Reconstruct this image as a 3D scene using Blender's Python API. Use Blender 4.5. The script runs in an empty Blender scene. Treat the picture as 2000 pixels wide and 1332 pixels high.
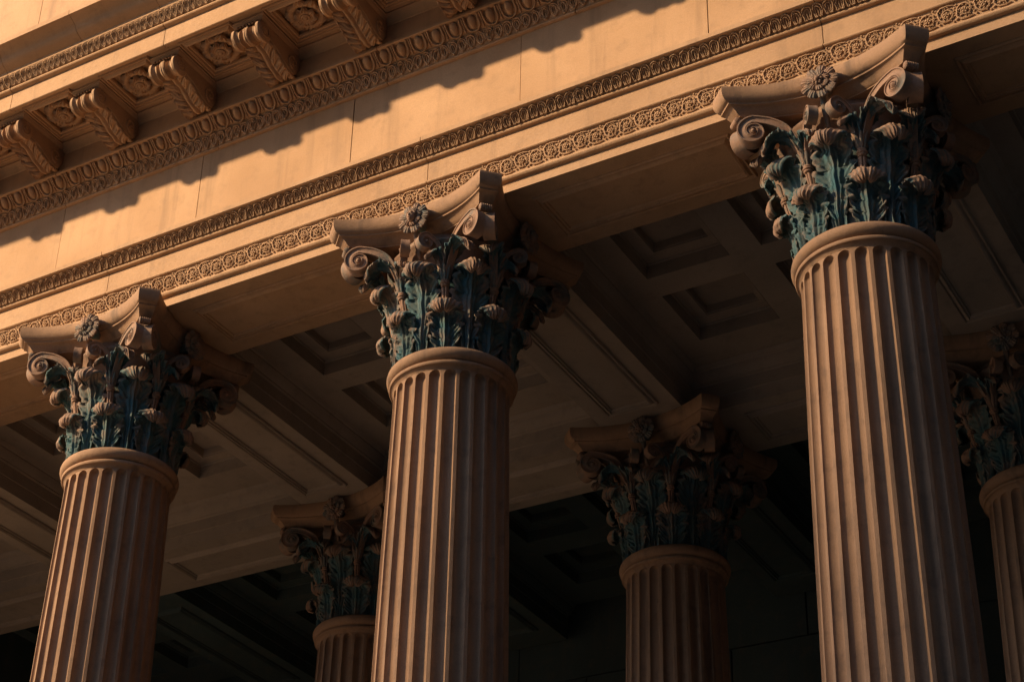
import bpy, math, random
import numpy as np
from mathutils import Vector, Matrix

random.seed(7)
rng = np.random.default_rng(7)
sc = bpy.context.scene
PI = math.pi
rad = math.radians

# ------------------------------------------------------------------ camera
cam_d = bpy.data.cameras.new('camera')
cam = bpy.data.objects.new('camera', cam_d)
sc.collection.objects.link(cam)
RIGHT = Vector((0.85122448, 0.52320879, 0.04085888))
DOWN = Vector((-0.23551433, 0.45041867, -0.86119453))
FWD = Vector((-0.46898815, 0.72344702, 0.50663057))
m = Matrix.Identity(4)
for i in range(3):
    m[i][0] = RIGHT[i]; m[i][1] = -DOWN[i]; m[i][2] = -FWD[i]
m[0][3], m[1][3], m[2][3] = 7.99949763, -12.66014468, -9.08449101
cam.matrix_world = m
cam_d.sensor_width = 36.0
cam_d.lens = 3628.8 / 2000.0 * 36.0
cam_d.shift_x = 0.0777
cam_d.shift_y = 0.0685
cam_d.clip_start = 0.1
cam_d.clip_end = 3000.0
sc.camera = cam

# ------------------------------------------------------------------ light
SUN = Vector((-1.06, -1.0, 0.79)).normalized()      # towards the sun
elev = math.asin(SUN.z)
world = bpy.data.worlds.new('World')
sc.world = world
world.use_nodes = True
nt = world.node_tree
bg = nt.nodes['Background']
sky = nt.nodes.new('ShaderNodeTexSky')
sky.sky_type = 'NISHITA'
sky.sun_disc = False
sky.sun_elevation = elev
sky.sun_rotation = math.atan2(SUN.x, SUN.y) % (2 * PI)
sky.altitude = 50
sky.air_density = 1.0
sky.dust_density = 1.0
sky.ozone_density = 3.0
nt.links.new(sky.outputs[0], bg.inputs['Color'])
bg.inputs['Strength'].default_value = 0.115

sun_d = bpy.data.lights.new('sun', 'SUN')
sun_d.energy = 5.0
sun_d.angle = rad(2.2)
sun_d.color = (1.0, 0.72, 0.43)
sun = bpy.data.objects.new('sun', sun_d)
sun.rotation_euler = (-SUN).to_track_quat('-Z', 'Y').to_euler()
sun.location = (-20, -20, 30)
sc.collection.objects.link(sun)

sc.view_settings.view_transform = 'Standard'
sc.view_settings.look = 'None'
sc.view_settings.exposure = 1.25
sc.view_settings.gamma = 1.0
sc.view_settings.use_curve_mapping = False
sc.render.engine = 'CYCLES'
sc.cycles.max_bounces = 6
sc.cycles.diffuse_bounces = 3
sc.cycles.use_denoising = True

# ------------------------------------------------------------------ helpers
col = sc.collection


def tag(o, label=None, cat=None, group=None, kind=None):
    if label: o['label'] = label
    if cat: o['category'] = cat
    if group: o['group'] = group
    o['kind'] = kind or 'thing'
    return o


def empty(name, loc=(0, 0, 0)):
    o = bpy.data.objects.new(name, None)
    o.location = loc
    o.empty_display_size = 0.3
    col.objects.link(o)
    return o


class MB:
    """collects vertices and faces for one mesh"""
    def __init__(s):
        s.v = []; s.f = []; s.w = []

    def add(s, verts, faces, wear=None):
        b = len(s.v)
        s.v.extend([tuple(p) for p in verts])
        s.f.extend([tuple(i + b for i in f) for f in faces])
        s.w.extend(list(wear) if wear is not None else [0.5] * len(verts))
        return s

    def box(s, x0, x1, y0, y1, z0, z1):
        v = [(x0, y0, z0), (x1, y0, z0), (x1, y1, z0), (x0, y1, z0), (x0, y0, z1), (x1, y0, z1), (x1, y1, z1), (x0, y1, z1)]
        f = [(0, 3, 2, 1), (4, 5, 6, 7), (0, 1, 5, 4), (1, 2, 6, 5), (2, 3, 7, 6), (3, 0, 4, 7)]
        return s.add(v, f)

    def profile(s, pts, a, b, axis='x'):
        """closed (p,z) outline extruded from a to b along x (p=y) or along y (p=x)"""
        n = len(pts)
        if axis == 'x':
            v = [(a, p, z) for p, z in pts] + [(b, p, z) for p, z in pts]
        else:
            v = [(p, a, z) for p, z in pts] + [(p, b, z) for p, z in pts]
        f = [(i, (i + 1) % n, n + (i + 1) % n, n + i) for i in range(n)]
        f += [tuple(range(n - 1, -1, -1)), tuple(range(n, 2 * n))]
        return s.add(v, f)

    def grid(s, P, wear=None, closed_u=False, closed_v=False):
        nu, nv = P.shape[:2]
        f = []
        for i in range(nu - (0 if closed_u else 1)):
            for j in range(nv - (0 if closed_v else 1)):
                i2 = (i + 1) % nu; j2 = (j + 1) % nv
                f.append((i * nv + j, i2 * nv + j, i2 * nv + j2, i * nv + j2))
        return s.add(P.reshape(-1, 3), f, None if wear is None else wear.reshape(-1))

    def tube(s, pts, r, n=6, caps=True, wear=None):
        pts = [Vector(p) for p in pts]
        N = len(pts)
        rr = r if hasattr(r, '__len__') else [r] * N
        rings = []
        up = None
        for i in range(N):
            t = (pts[min(i + 1, N - 1)] - pts[max(i - 1, 0)]).normalized()
            if up is None:
                up = Vector((0, 0, 1)) if abs(t.z) < 0.9 else Vector((1, 0, 0))
            up = (up - t * up.dot(t)).normalized()
            b = t.cross(up)
            rings.append([pts[i] + (up * math.cos(2 * PI * k / n) + b * math.sin(2 * PI * k / n)) * rr[i] for k in range(n)])
        P = np.array([[list(p) for p in ring] for ring in rings])
        s.grid(P, closed_v=True, wear=None if wear is None else np.full(P.shape[:2], wear))
        if caps:
            b0 = len(s.v) - N * n
            s.f.append(tuple(b0 + k for k in range(n)))
            s.f.append(tuple(b0 + (N - 1) * n + k for k in range(n - 1, -1, -1)))
        return s

    def ellip(s, c, rx, ry, rz, nu=10, nv=8, M=None, wear=None):
        th = np.linspace(0, 2 * PI, nu, endpoint=False)
        ph = np.linspace(-PI / 2, PI / 2, nv)
        P = np.zeros((nv, nu, 3))
        for i, p in enumerate(ph):
            P[i, :, 0] = rx * np.cos(p) * np.cos(th)
            P[i, :, 1] = ry * np.cos(p) * np.sin(th)
            P[i, :, 2] = rz * math.sin(p)
        if M is not None:
            P = P @ np.array(M).T
        P = P + np.array(c)
        return s.grid(P, closed_v=True, wear=None if wear is None else np.full(P.shape[:2], wear))

    def mesh(s, name, mat, sharp=38, smooth=True):
        me = bpy.data.meshes.new(name)
        me.from_pydata(s.v, [], s.f)
        a = me.attributes.new('wear', 'FLOAT', 'POINT')
        a.data.foreach_set('value', np.array(s.w, dtype=np.float32))
        me.materials.append(mat)
        me.validate()
        if smooth:
            me.polygons.foreach_set('use_smooth', [True] * len(me.polygons))
            me.set_sharp_from_angle(angle=rad(sharp))
        me.update()
        return me

    def build(s, name, mat, parent=None, loc=(0, 0, 0), **k):
        return link(name, s.mesh(name, mat, **k), parent, loc)


def link(name, me, parent=None, loc=(0, 0, 0), rot=(0, 0, 0), scale=None):
    o = bpy.data.objects.new(name, me)
    o.location = loc
    o.rotation_euler = rot
    if scale is not None: o.scale = scale
    if parent is not None: o.parent = parent
    col.objects.link(o)
    return o


def recalc(me):
    import bmesh
    bm = bmesh.new(); bm.from_mesh(me)
    bmesh.ops.recalc_face_normals(bm, faces=bm.faces)
    bm.to_mesh(me); bm.free()
    return me


def uneven(me, amp=0.003, n=3, scale=18.0):
    """n slightly different carvings of the same piece"""
    from mathutils import noise
    out = []
    for k in range(n):
        m2 = me.copy()
        for v in m2.vertices:
            v.co += noise.noise_vector(v.co * scale + Vector((7.3 * k, 1.7 * k, 3.1))) * amp
        out.append(m2)
    return out


def copy_tree(o, parent=None, loc=None):
    c = o.copy()
    col.objects.link(c)
    if parent is not None: c.parent = parent
    if loc is not None: c.location = loc
    for ch in list(o.children):
        copy_tree(ch, c)
    return c


def ss(a, b, x):
    t = np.clip((x - a) / (b - a), 0, 1)
    return t * t * (3 - 2 * t)


def spline(pts, n):
    """Catmull-Rom through pts, resampled evenly by arc length"""
    p = np.array(pts, float)
    p = np.vstack([2 * p[0] - p[1], p, 2 * p[-1] - p[-2]])
    out = []
    for i in range(1, len(p) - 2):
        for t in np.linspace(0, 1, 24, endpoint=False):
            a, b, c, d = p[i - 1], p[i], p[i + 1], p[i + 2]
            out.append(0.5 * ((2 * b) + (c - a) * t + (2 * a - 5 * b + 4 * c - d) * t * t + (3 * b - a - 3 * c + d) * t ** 3))
    out.append(p[-2])
    out = np.array(out)
    L = np.concatenate([[0], np.cumsum(np.linalg.norm(np.diff(out, axis=0), axis=1))])
    q = np.linspace(0, L[-1], n)
    return np.stack([np.interp(q, L, out[:, k]) for k in range(p.shape[1])], 1)


# ------------------------------------------------------------------ materials
def stone(name, c1, c2, grime=(0.16, 0.11, 0.075), grime_amt=0.35, scale=1.0, bump=0.25, patina=None, rough=0.86, streak=0.4):
    mt = bpy.data.materials.new(name)
    mt.use_nodes = True
    n = mt.node_tree; L = n.links
    bs = n.nodes['Principled BSDF']
    bs.inputs['Roughness'].default_value = rough
    bs.inputs['Specular IOR Level'].default_value = 0.25
    geo = n.nodes.new('ShaderNodeNewGeometry')

    def noise(sc_, det, vec, r=0.55):
        t = n.nodes.new('ShaderNodeTexNoise')
        t.inputs['Scale'].default_value = sc_
        t.inputs['Detail'].default_value = det
        t.inputs['Roughness'].default_value = r
        L.new(vec, t.inputs['Vector'])
        return t.outputs['Fac']

    def ramp(x, a, b):
        r = n.nodes.new('ShaderNodeMapRange')
        r.inputs['From Min'].default_value = a
        r.inputs['From Max'].default_value = b
        L.new(x, r.inputs['Value'])
        return r.outputs['Result']

    def mix(f, a, b, mode='MIX'):
        x = n.nodes.new('ShaderNodeMix'); x.data_type = 'RGBA'; x.blend_type = mode
        for v, i in ((f, x.inputs['Factor']), (a, x.inputs['A']), (b, x.inputs['B'])):
            if hasattr(v, 'is_linked'): L.new(v, i)
            else: i.default_value = v if isinstance(v, (int, float)) else (*v, 1)
        return x.outputs['Result']

    def mul(a, b):
        x = n.nodes.new('ShaderNodeMath'); x.operation = 'MULTIPLY'
        for v, i in ((a, x.inputs[0]), (b, x.inputs[1])):
            if hasattr(v, 'is_linked'): L.new(v, i)
            else: i.default_value = v
        return x.outputs[0]
    pos = geo.outputs['Position']
    big = ramp(noise(0.9 * scale, 4, pos), 0.35, 0.68)
    colr = mix(big, c1, c2)
    med = ramp(noise(5.5 * scale, 6, pos, 0.65), 0.52, 0.78)
    colr = mix(mul(med, grime_amt), colr, grime)
    # vertical weather streaks
    mp = n.nodes.new('ShaderNodeMapping')
    mp.inputs['Scale'].default_value = (5.0, 5.0, 0.35)
    L.new(pos, mp.inputs['Vector'])
    st = ramp(noise(1.2, 5, mp.outputs['Vector'], 0.6), 0.54, 0.74)
    colr = mix(mul(st, streak), colr, grime)
    oi = n.nodes.new('ShaderNodeObjectInfo')
    colr = mix(mul(oi.outputs['Random'], 0.16), colr, tuple(0.55 * c for c in c2))
    fine = noise(70, 3, pos)
    colr = mix(mul(ramp(fine, 0.35, 0.75), 0.28), colr, tuple(0.45 * c for c in c1))
    if patina:
        at = n.nodes.new('ShaderNodeAttribute'); at.attribute_name = 'wear'
        pn = noise(4.0, 5, pos, 0.7)
        sc2 = n.nodes.new('ShaderNodeMath'); sc2.operation = 'MULTIPLY_ADD'
        L.new(pn, sc2.inputs[0]); sc2.inputs[1].default_value = 2.2; sc2.inputs[2].default_value = -0.6
        x = n.nodes.new('ShaderNodeMath'); x.operation = 'ADD'
        L.new(at.outputs['Fac'], x.inputs[0]); L.new(sc2.outputs[0], x.inputs[1])
        f = n.nodes.new('ShaderNodeMapRange')
        f.inputs['From Min'].default_value = 1.32
        f.inputs['From Max'].default_value = 0.72
        L.new(x.outputs[0], f.inputs['Value'])
        pc = mix(ramp(noise(9, 4, pos), 0.35, 0.7), patina[0], patina[1])
        colr = mix(mul(f.outputs['Result'], 0.95), colr, pc)
    L.new(colr, bs.inputs['Base Color'])
    bp = n.nodes.new('ShaderNodeBump')
    bp.inputs['Strength'].default_value = bump
    bp.inputs['Distance'].default_value = 0.01
    hsum = n.nodes.new('ShaderNodeMath'); hsum.operation = 'ADD'
    L.new(noise(160, 2, pos), hsum.inputs[0])
    L.new(mul(noise(22, 5, pos, 0.6), 1.6), hsum.inputs[1])
    L.new(hsum.outputs[0], bp.inputs['Height'])
    L.new(bp.outputs['Normal'], bs.inputs['Normal'])
    return mt


M_WALL = stone('sandstone', (0.49, 0.305, 0.172), (0.39, 0.232, 0.122), grime=(0.20, 0.13, 0.08), grime_amt=0.42, streak=0.5)
M_ORN = stone('carved_sandstone', (0.42, 0.27, 0.155), (0.35, 0.21, 0.12), grime_amt=0.45, streak=0.15, bump=0.3)
M_COL = stone('column_stone', (0.37, 0.222, 0.128), (0.27, 0.16, 0.092), grime=(0.10, 0.072, 0.052), grime_amt=0.6, streak=0.75)
M_CAP = stone('patinated_stone', (0.33, 0.20, 0.13), (0.24, 0.145, 0.095), grime=(0.09, 0.07, 0.055), grime_amt=0.5, streak=0.1,
              bump=0.35, patina=((0.03, 0.105, 0.12), (0.085, 0.110, 0.095)))
M_CEIL = stone('ceiling_stone', (0.36, 0.29, 0.23), (0.27, 0.22, 0.175), grime=(0.09, 0.08, 0.07), grime_amt=0.4, streak=0.0)
M_DARK = stone('dark_and_shade_stone', (0.055, 0.08, 0.08), (0.04, 0.06, 0.06), streak=0.2)  # on the rear bays this dark tone stands in for shade
M_PAVE = stone('paving_stone', (0.72, 0.54, 0.35), (0.64, 0.47, 0.30), streak=0.0, bump=0.1)
M_TOWER = stone('shade_tower_concrete', (0.33, 0.30, 0.27), (0.28, 0.25, 0.22), streak=0.2, bump=0.05)
M_TOWER2 = stone('sky_blocker_cladding', (0.07, 0.07, 0.07), (0.05, 0.05, 0.05), streak=0.1, bump=0.05)
M_STEP = stone('worn_step_stone', (0.13, 0.12, 0.11), (0.10, 0.09, 0.085), streak=0.0, bump=0.2)
M_ASPH = stone('asphalt', (0.055, 0.052, 0.05), (0.045, 0.043, 0.042), streak=0.0, bump=0.3)
M_GLASS = bpy.data.materials.new('blocker_window_glass'); M_GLASS.use_nodes = True
_b = M_GLASS.node_tree.nodes['Principled BSDF']
_b.inputs['Base Color'].default_value = (0.03, 0.045, 0.06, 1); _b.inputs['Roughness'].default_value = 0.1

S = 4.0607          # spacing of the columns
# ------------------------------------------------------------------ ground and steps
g = MB(); g.add([(-900, -900, -11.4), (900, -900, -11.4), (900, 900, -11.4), (-900, 900, -11.4)], [(0, 1, 2, 3)])
tag(g.build('ground', M_PAVE, smooth=False), kind='structure')
g = MB(); g.add([(1, -60, -11.396), (60, -60, -11.396), (60, -3.0, -11.396), (1, -3.0, -11.396)], [(0, 1, 2, 3)])
tag(g.build('added_road', M_ASPH, smooth=False), kind='structure')  # unseen dark road added to cut ground bounce on the right
stp = empty('stair')
tag(stp, 'broad stone stair with a platform under the columns, below the view', 'stair')
for i in range(4):
    MB().box(-14.0 - 0.3 * i, 14.0 + 0.3 * i, -1.3 - 0.36 * i, 11.5, -10.95 - 0.15 * i, -10.8 - 0.15 * i).build('step', M_STEP, stp, smooth=False)

# ------------------------------------------------------------------ fluted shaft
R_TAB = [(-10.4, 0.655), (-8.0, 0.645), (-5.0, 0.613), (-3.0, 0.592), (-1.8, 0.575), (-0.8, 0.557), (-0.36, 0.548), (-0.1, 0.546)]


def shaft_r(z):
    return float(np.interp(z, [a for a, _ in R_TAB], [b for _, b in R_TAB]))


def make_shaft():
    NF = 24
    zc_top = -0.205
    hw0 = 0.395 * (2 * PI / NF)            # half width of a flute as an angle
    levels = []
    a_top = hw0 * 0.545
    z_bot = -10.05
    a_bot = hw0 * 0.65
    for q in np.linspace(0.5 * PI, 0.02, 9):
        levels.append((z_bot - a_bot * math.sin(q), math.cos(q), math.cos(q)))
    for z in (-9.5, -9.0, -8.0, -7.0, -6.0, -5.0, -4.0, -3.4, -2.8, -2.2, -1.8, -1.3, -0.9, -0.6, -0.35, -0.25):
        levels.append((z, 1.0, 1.0))
    for q in np.linspace(0.0, 0.5 * PI, 12):
        levels.append((zc_top + a_top * math.sin(q), max(math.cos(q), 1e-3), max(math.cos(q), 1e-3)))
    U = np.concatenate([np.sin(np.linspace(-PI / 2, PI / 2, 15))])
    rows = []
    top_extra = [(-0.148, 0.546), (-0.135, 0.551), (-0.12, 0.562), (-0.105, 0.578)]
    wear = []
    for z, w, dsc in levels:
        r = shaft_r(z)
        row = []
        for k in range(NF):
            c = 2 * PI * (k + 0.0) / NF
            for u in U:
                ang = c + u * hw0 * w
                rho = hw0 * r * w
                d = 0.92 * rho * math.sqrt(max(0.0, 1 - u * u))
                row.append(((r - d) * math.sin(ang), -(r - d) * math.cos(ang), z))
            row.append((r * math.sin(c + PI / NF), -r * math.cos(c + PI / NF), z))
        rows.append(row)
    for z, r in top_extra:
        row = []
        for k in range(NF):
            c = 2 * PI * k / NF
            for u in U:
                ang = c + u * hw0
                row.append((r * math.sin(ang), -r * math.cos(ang), z))
            row.append((r * math.sin(c + PI / NF), -r * math.cos(c + PI / NF), z))
        rows.append(row)
    P = np.array(rows)
    # clean the seam where the rounded flute end meets the plain neck
    mb = MB(); mb.grid(P, closed_v=True)
    return recalc(mb.mesh('shaft', M_COL, sharp=32))


def lathe(mb, prof, n=72, wear=None):
    th = np.linspace(0, 2 * PI, n, endpoint=False)
    P = np.zeros((len(prof), n, 3))
    for i, (r, z) in enumerate(prof):
        P[i, :, 0] = r * np.sin(th); P[i, :, 1] = -r * np.cos(th); P[i, :, 2] = z
    mb.grid(P, closed_v=True, wear=None if wear is None else np.full(P.shape[:2], wear))
    return mb


def make_ring():
    pr = [(0.50, 0.085)]
    for q in np.linspace(PI / 2, -PI / 2, 12):
        pr.append((0.548 + 0.072 * math.cos(q), 0.005 + 0.072 * math.sin(q)))
    pr += [(0.548, -0.068), (0.585, -0.070), (0.592, -0.076), (0.592, -0.098), (0.587, -0.106), (0.565, -0.108), (0.50, -0.11)]
    mb = MB(); lathe(mb, pr, 96)
    return recalc(mb.mesh('necking_ring', M_COL, sharp=50))


def make_base():
    mb = MB()
    mb.box(-0.88, 0.88, -0.88, 0.88, -10.8, -10.55)
    pr = [(0.6, -10.55)]
    for q in np.linspace(-PI / 2, PI / 2, 9): pr.append((0.76 + 0.09 * math.cos(q), -10.46 + 0.09 * math.sin(q)))
    pr += [(0.75, -10.36), (0.71, -10.33), (0.71, -10.29)]
    for q in np.linspace(-PI / 2, PI / 2, 7): pr.append((0.70 + 0.05 * math.cos(q), -10.23 + 0.05 * math.sin(q)))
    pr += [(0.68, -10.17), (0.60, -10.15)]
    lathe(mb, pr, 64)
    return recalc(mb.mesh('base', M_COL))


# ------------------------------------------------------------------ acanthus leaves
def make_leaf(name, spine, widths, nlobe=3, c0=0.60, hollow=0.045, nS=96, nT=49, wrap=0.62, dome=0.42, thick=0.015, seed=0, base=0.05):
    """spine in (outwards, up); leaf stands at x=0 with its face to -y.
    Below c0 the blade carries nlobe pointed lobes a side; above it the tip rolls over."""
    r2 = np.random.default_rng(seed)
    sp = spline(spine, nS)
    s = np.linspace(0, 1, nS)
    tan = np.gradient(sp, axis=0); tan /= np.linalg.norm(tan, axis=1)[:, None]
    nor = np.stack([tan[:, 1], -tan[:, 0]], 1)
    W = np.interp(s, np.linspace(0, 1, len(widths)), widths)
    t = np.linspace(-1, 1, nT)
    T, Sg = np.meshgrid(t, s)
    at = np.abs(T)
    q = np.clip((s - base) / (c0 - base), 0, 0.9999)
    li = np.floor(q * nlobe)
    fr = q * nlobe - li                                     # 0 at the foot of a lobe, 1 at its point
    body = 1 - ss(c0 - 0.01, c0 + 0.10, s)
    lob = (0.60 + 0.40 * fr ** 0.8) * (1 - 0.9 * np.clip((fr - 0.90) / 0.10, 0, 1) ** 2 * 0.35)
    lob = np.where(s < base, 0.8, lob)
    ser = np.abs(np.sin(q * nlobe * PI * 3.0))
    wl = lob * (1 - 0.10 * (1 - ser)) * body + (1 - 0.13 * np.abs(np.cos(s * PI * 15))) * (1 - body)
    w = (W * wl * np.sqrt(np.clip(1 - (np.clip(s - 0.84, 0, 1) / 0.165) ** 2, 0.0004, 1)))[:, None]
    X = T * w
    fr = fr[:, None]; body = body[:, None]; cur = 1 - body
    h = hollow * body * ss(0.30, 1.0, at) ** 1.5 * (0.25 + 0.75 * fr)               # points of the lobes bend forward
    h = h - 0.020 * body * np.exp(-((at - 0.50) / 0.13) ** 2) * (1 - fr) ** 0.7      # drilled hollow at the foot of each lobe
    h = h + 0.024 * np.exp(-(T / 0.20) ** 2) * (1 - 0.5 * cur)                      # stem
    h = h + 0.0075 * np.cos(2 * PI * T / 0.26) * np.exp(-(T / 0.5) ** 4) * (1 - 0.4 * cur)
    h = h + 0.0065 * np.cos(2 * PI * (fr * 1.6 + (1 - at) * 2.4)) * ss(0.35, 0.55, at) * body
    h = h + 0.010 * np.abs(np.sin(PI * T * 4.5)) * cur
    R = sp[:, 0][:, None] + nor[:, 0][:, None] * h
    Z = sp[:, 1][:, None] + nor[:, 1][:, None] * h
    i0 = int(np.argmin(np.abs(s - c0)))
    A0, A1 = sp[i0]
    f = 1 - dome * ss(0.05, 1.1, at) ** 1.4 * ss(c0, c0 + 0.16, Sg)
    R = np.where(Sg > c0, A0 + (R - A0) * f, R)
    Z = np.where(Sg > c0, A1 + (Z - A1) * f, Z)
    Z = Z + body * 0.055 * fr * at ** 2.2
    if wrap:
        R = R - (1 - 0.3 * cur) * X ** 2 / (2 * wrap)
    front = np.stack([X, -R, Z], 2)
    th = thick * (1 + 0.35 * cur * (1 - 0.8 * at ** 3))
    back = np.stack([X * 0.985, -(R - nor[:, 0][:, None] * th), Z - nor[:, 1][:, None] * th], 2)
    edge = np.clip((at - 0.80) / 0.15, 0, 1)
    wear = 0.20 + 0.20 * np.clip(h * 16, -0.5, 1) + 0.20 * edge * fr + 0.05 * r2.standard_normal(X.shape)
    cb = ss(c0 - 0.02, c0 + 0.14, Sg)
    wf = wear * (1 - cb) + 0.35 * cb
    wb = 0.15 * (1 - cb) + cb * (0.70 + 0.20 * np.cos(2 * PI * T * 4.5) - 0.30 * edge)
    mb = MB()
    mb.grid(np.concatenate([front, back[:, ::-1]], 1), wear=np.concatenate([wf, wb[:, ::-1]], 1), closed_v=True)
    n = 2 * nT
    mb.f.append(tuple((nS - 1) * n + k for k in range(n)))
    return recalc(mb.mesh(name, M_CAP, sharp=62))


# ------------------------------------------------------------------ volutes
def make_volute(name, A, E, zA, zE, R0, hw, stem_th, k=0.127, turns=2.1, bow=0.5):
    """ribbon rising from A and coiling round E, both (x,y)"""
    A = np.array(A, float); E = np.array(E, float)
    d = E - A; D = np.linalg.norm(d); u = d / D
    nrm = np.array([-u[1], u[0]])
    pts = []           # (u, z, outer offset dir u,z, thickness, halfwidth, lift)
    top = (D, zE + R0)
    n1 = 22
    c = spline([(0.0, zA), (0.04, zA + 0.35 * (top[1] - zA)), (0.30 * D, zA + 0.74 * (top[1] - zA)), (0.62 * D, top[1] - 0.035), top, (D + 0.05, top[1] - 0.01)], 60)
    # keep the part up to the top of the coil
    idx = int(np.argmin(np.hypot(c[:, 0] - top[0], c[:, 1] - top[1])))
    c = c[:idx]
    tg = np.gradient(c, axis=0); tg /= np.linalg.norm(tg, axis=1)[:, None]
    sec = []
    for i in range(0, len(c), 3):
        f = i / len(c)
        no = np.array([-tg[i, 1], tg[i, 0]])
        sec.append((c[i], no, stem_th * (0.55 + 0.45 * f) * (1 + 0.2 * math.sin(PI * f)), hw * (0.6 + 0.4 * f), 0.0))
    N2 = int(turns * 26)
    q0 = math.exp(-k * 2 * PI)
    for i in range(N2 + 1):
        ph = i / 26 * 2 * PI
        R = R0 * math.exp(-k * ph)
        ang = PI / 2 - ph
        no = np.array([math.cos(ang), math.sin(ang)])
        p = np.array([D, zE]) + no * R
        th = min(R * (1 - q0) * 1.0, R) if i < N2 - 10 else R
        th = stem_th * (1 - min(1, i / 8)) + th * min(1, i / 8)
        sec.append((p, no, th, hw * (1 + 0.10 * ph / (2 * PI)), 0))
    prof = [(0.0, -0.80), (0.0, -1.0), (0.16, -1.02), (0.24, -0.84), (0.5, -0.80), (0.78, -0.86), (0.88, -1.0), (1.0, -0.98),
            (1.0, 0.98), (0.88, 1.0), (0.78, 0.86), (0.5, 0.80), (0.24, 0.84), (0.16, 1.02), (0.0, 1.0), (0.0, 0.80), (0.05, 0.4), (0.05, -0.4)]
    P = np.zeros((len(sec), len(prof), 3))
    for i, (p, no, th, h, l) in enumerate(sec):
        for j, (a, b) in enumerate(prof):
            q = p - no * th * a
            xy = A + u * q[0] + nrm * (b * h)
            P[i, j] = (xy[0], xy[1], q[1])
    mb = MB(); mb.grid(P, closed_v=True, wear=np.full(P.shape[:2], 0.78))
    n = len(prof)
    mb.f.append(tuple(range(n))); mb.f.append(tuple((len(sec) - 1) * n + j for j in range(n)))
    # eye
    e = A + u * D
    Mx = np.stack([np.array([u[0], u[1], 0]), np.array([0, 0, 1.0]), np.array([nrm[0], nrm[1], 0])], 1)
    mb.ellip((e[0], e[1], zE), R0 * 0.24, R0 * 0.24, hw * 1.36, nu=14, nv=9, M=Mx, wear=0.85)
    return recalc(mb.mesh(name, M_CAP, sharp=45))


def pol(az, r):
    a = rad(az)
    return (r * math.sin(a), -r * math.cos(a))


# ------------------------------------------------------------------ abacus
def make_abacus():
    def outline(inset):
        pts = []
        c = 1.26 - inset * 1.05
        ch = 0.105 - inset * 0.25
        mid = 0.735 - inset
        ax, ay = c / math.sqrt(2), c / math.sqrt(2)
        h = ch / math.sqrt(2)
        # front side from left corner to right corner (y negative)
        x0, y0 = -(ax - h), -(ay + h)
        n = 22
        side = []
        # arc through (x0,y0),(0,-mid),( -x0,y0)
        sag = (-y0) - mid
        half = -x0
        Rr = (half * half + sag * sag) / (2 * sag)
        cy = -mid - Rr
        a0 = math.asin(half / Rr)
        for i in range(n + 1):
            a = -a0 + 2 * a0 * i / n
            side.append((Rr * math.sin(a), cy + Rr * math.cos(a)))
        out = []
        for k in range(4):
            ca, sa = math.cos(k * PI / 2), math.sin(k * PI / 2)
            out += [(x * ca - y * sa, x * sa + y * ca) for x, y in side]
        return out
    levels = [(1.598, 0.0), (1.585, -0.004), (1.545, -0.006), (1.505, 0.0), (1.47, 0.016), (1.450, 0.040), (1.444, 0.055), (1.428, 0.057),
              (1.424, 0.078), (1.405, 0.100), (1.38, 0.125), (1.355, 0.142), (1.345, 0.16), (1.335, 0.16)]
    P = np.array([[(x, y, z) for x, y in outline(i)] for z, i in levels])
    mb = MB(); mb.grid(P, closed_v=True, wear=np.full(P.shape[:2], 1.0))
    n = P.shape[1]
    mb.f.append(tuple(range(n))); mb.f.append(tuple((len(levels) - 1) * n + k for k in range(n)))
    me = mb.mesh('abacus', M_COL, sharp=40)
    return recalc(me)


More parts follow.
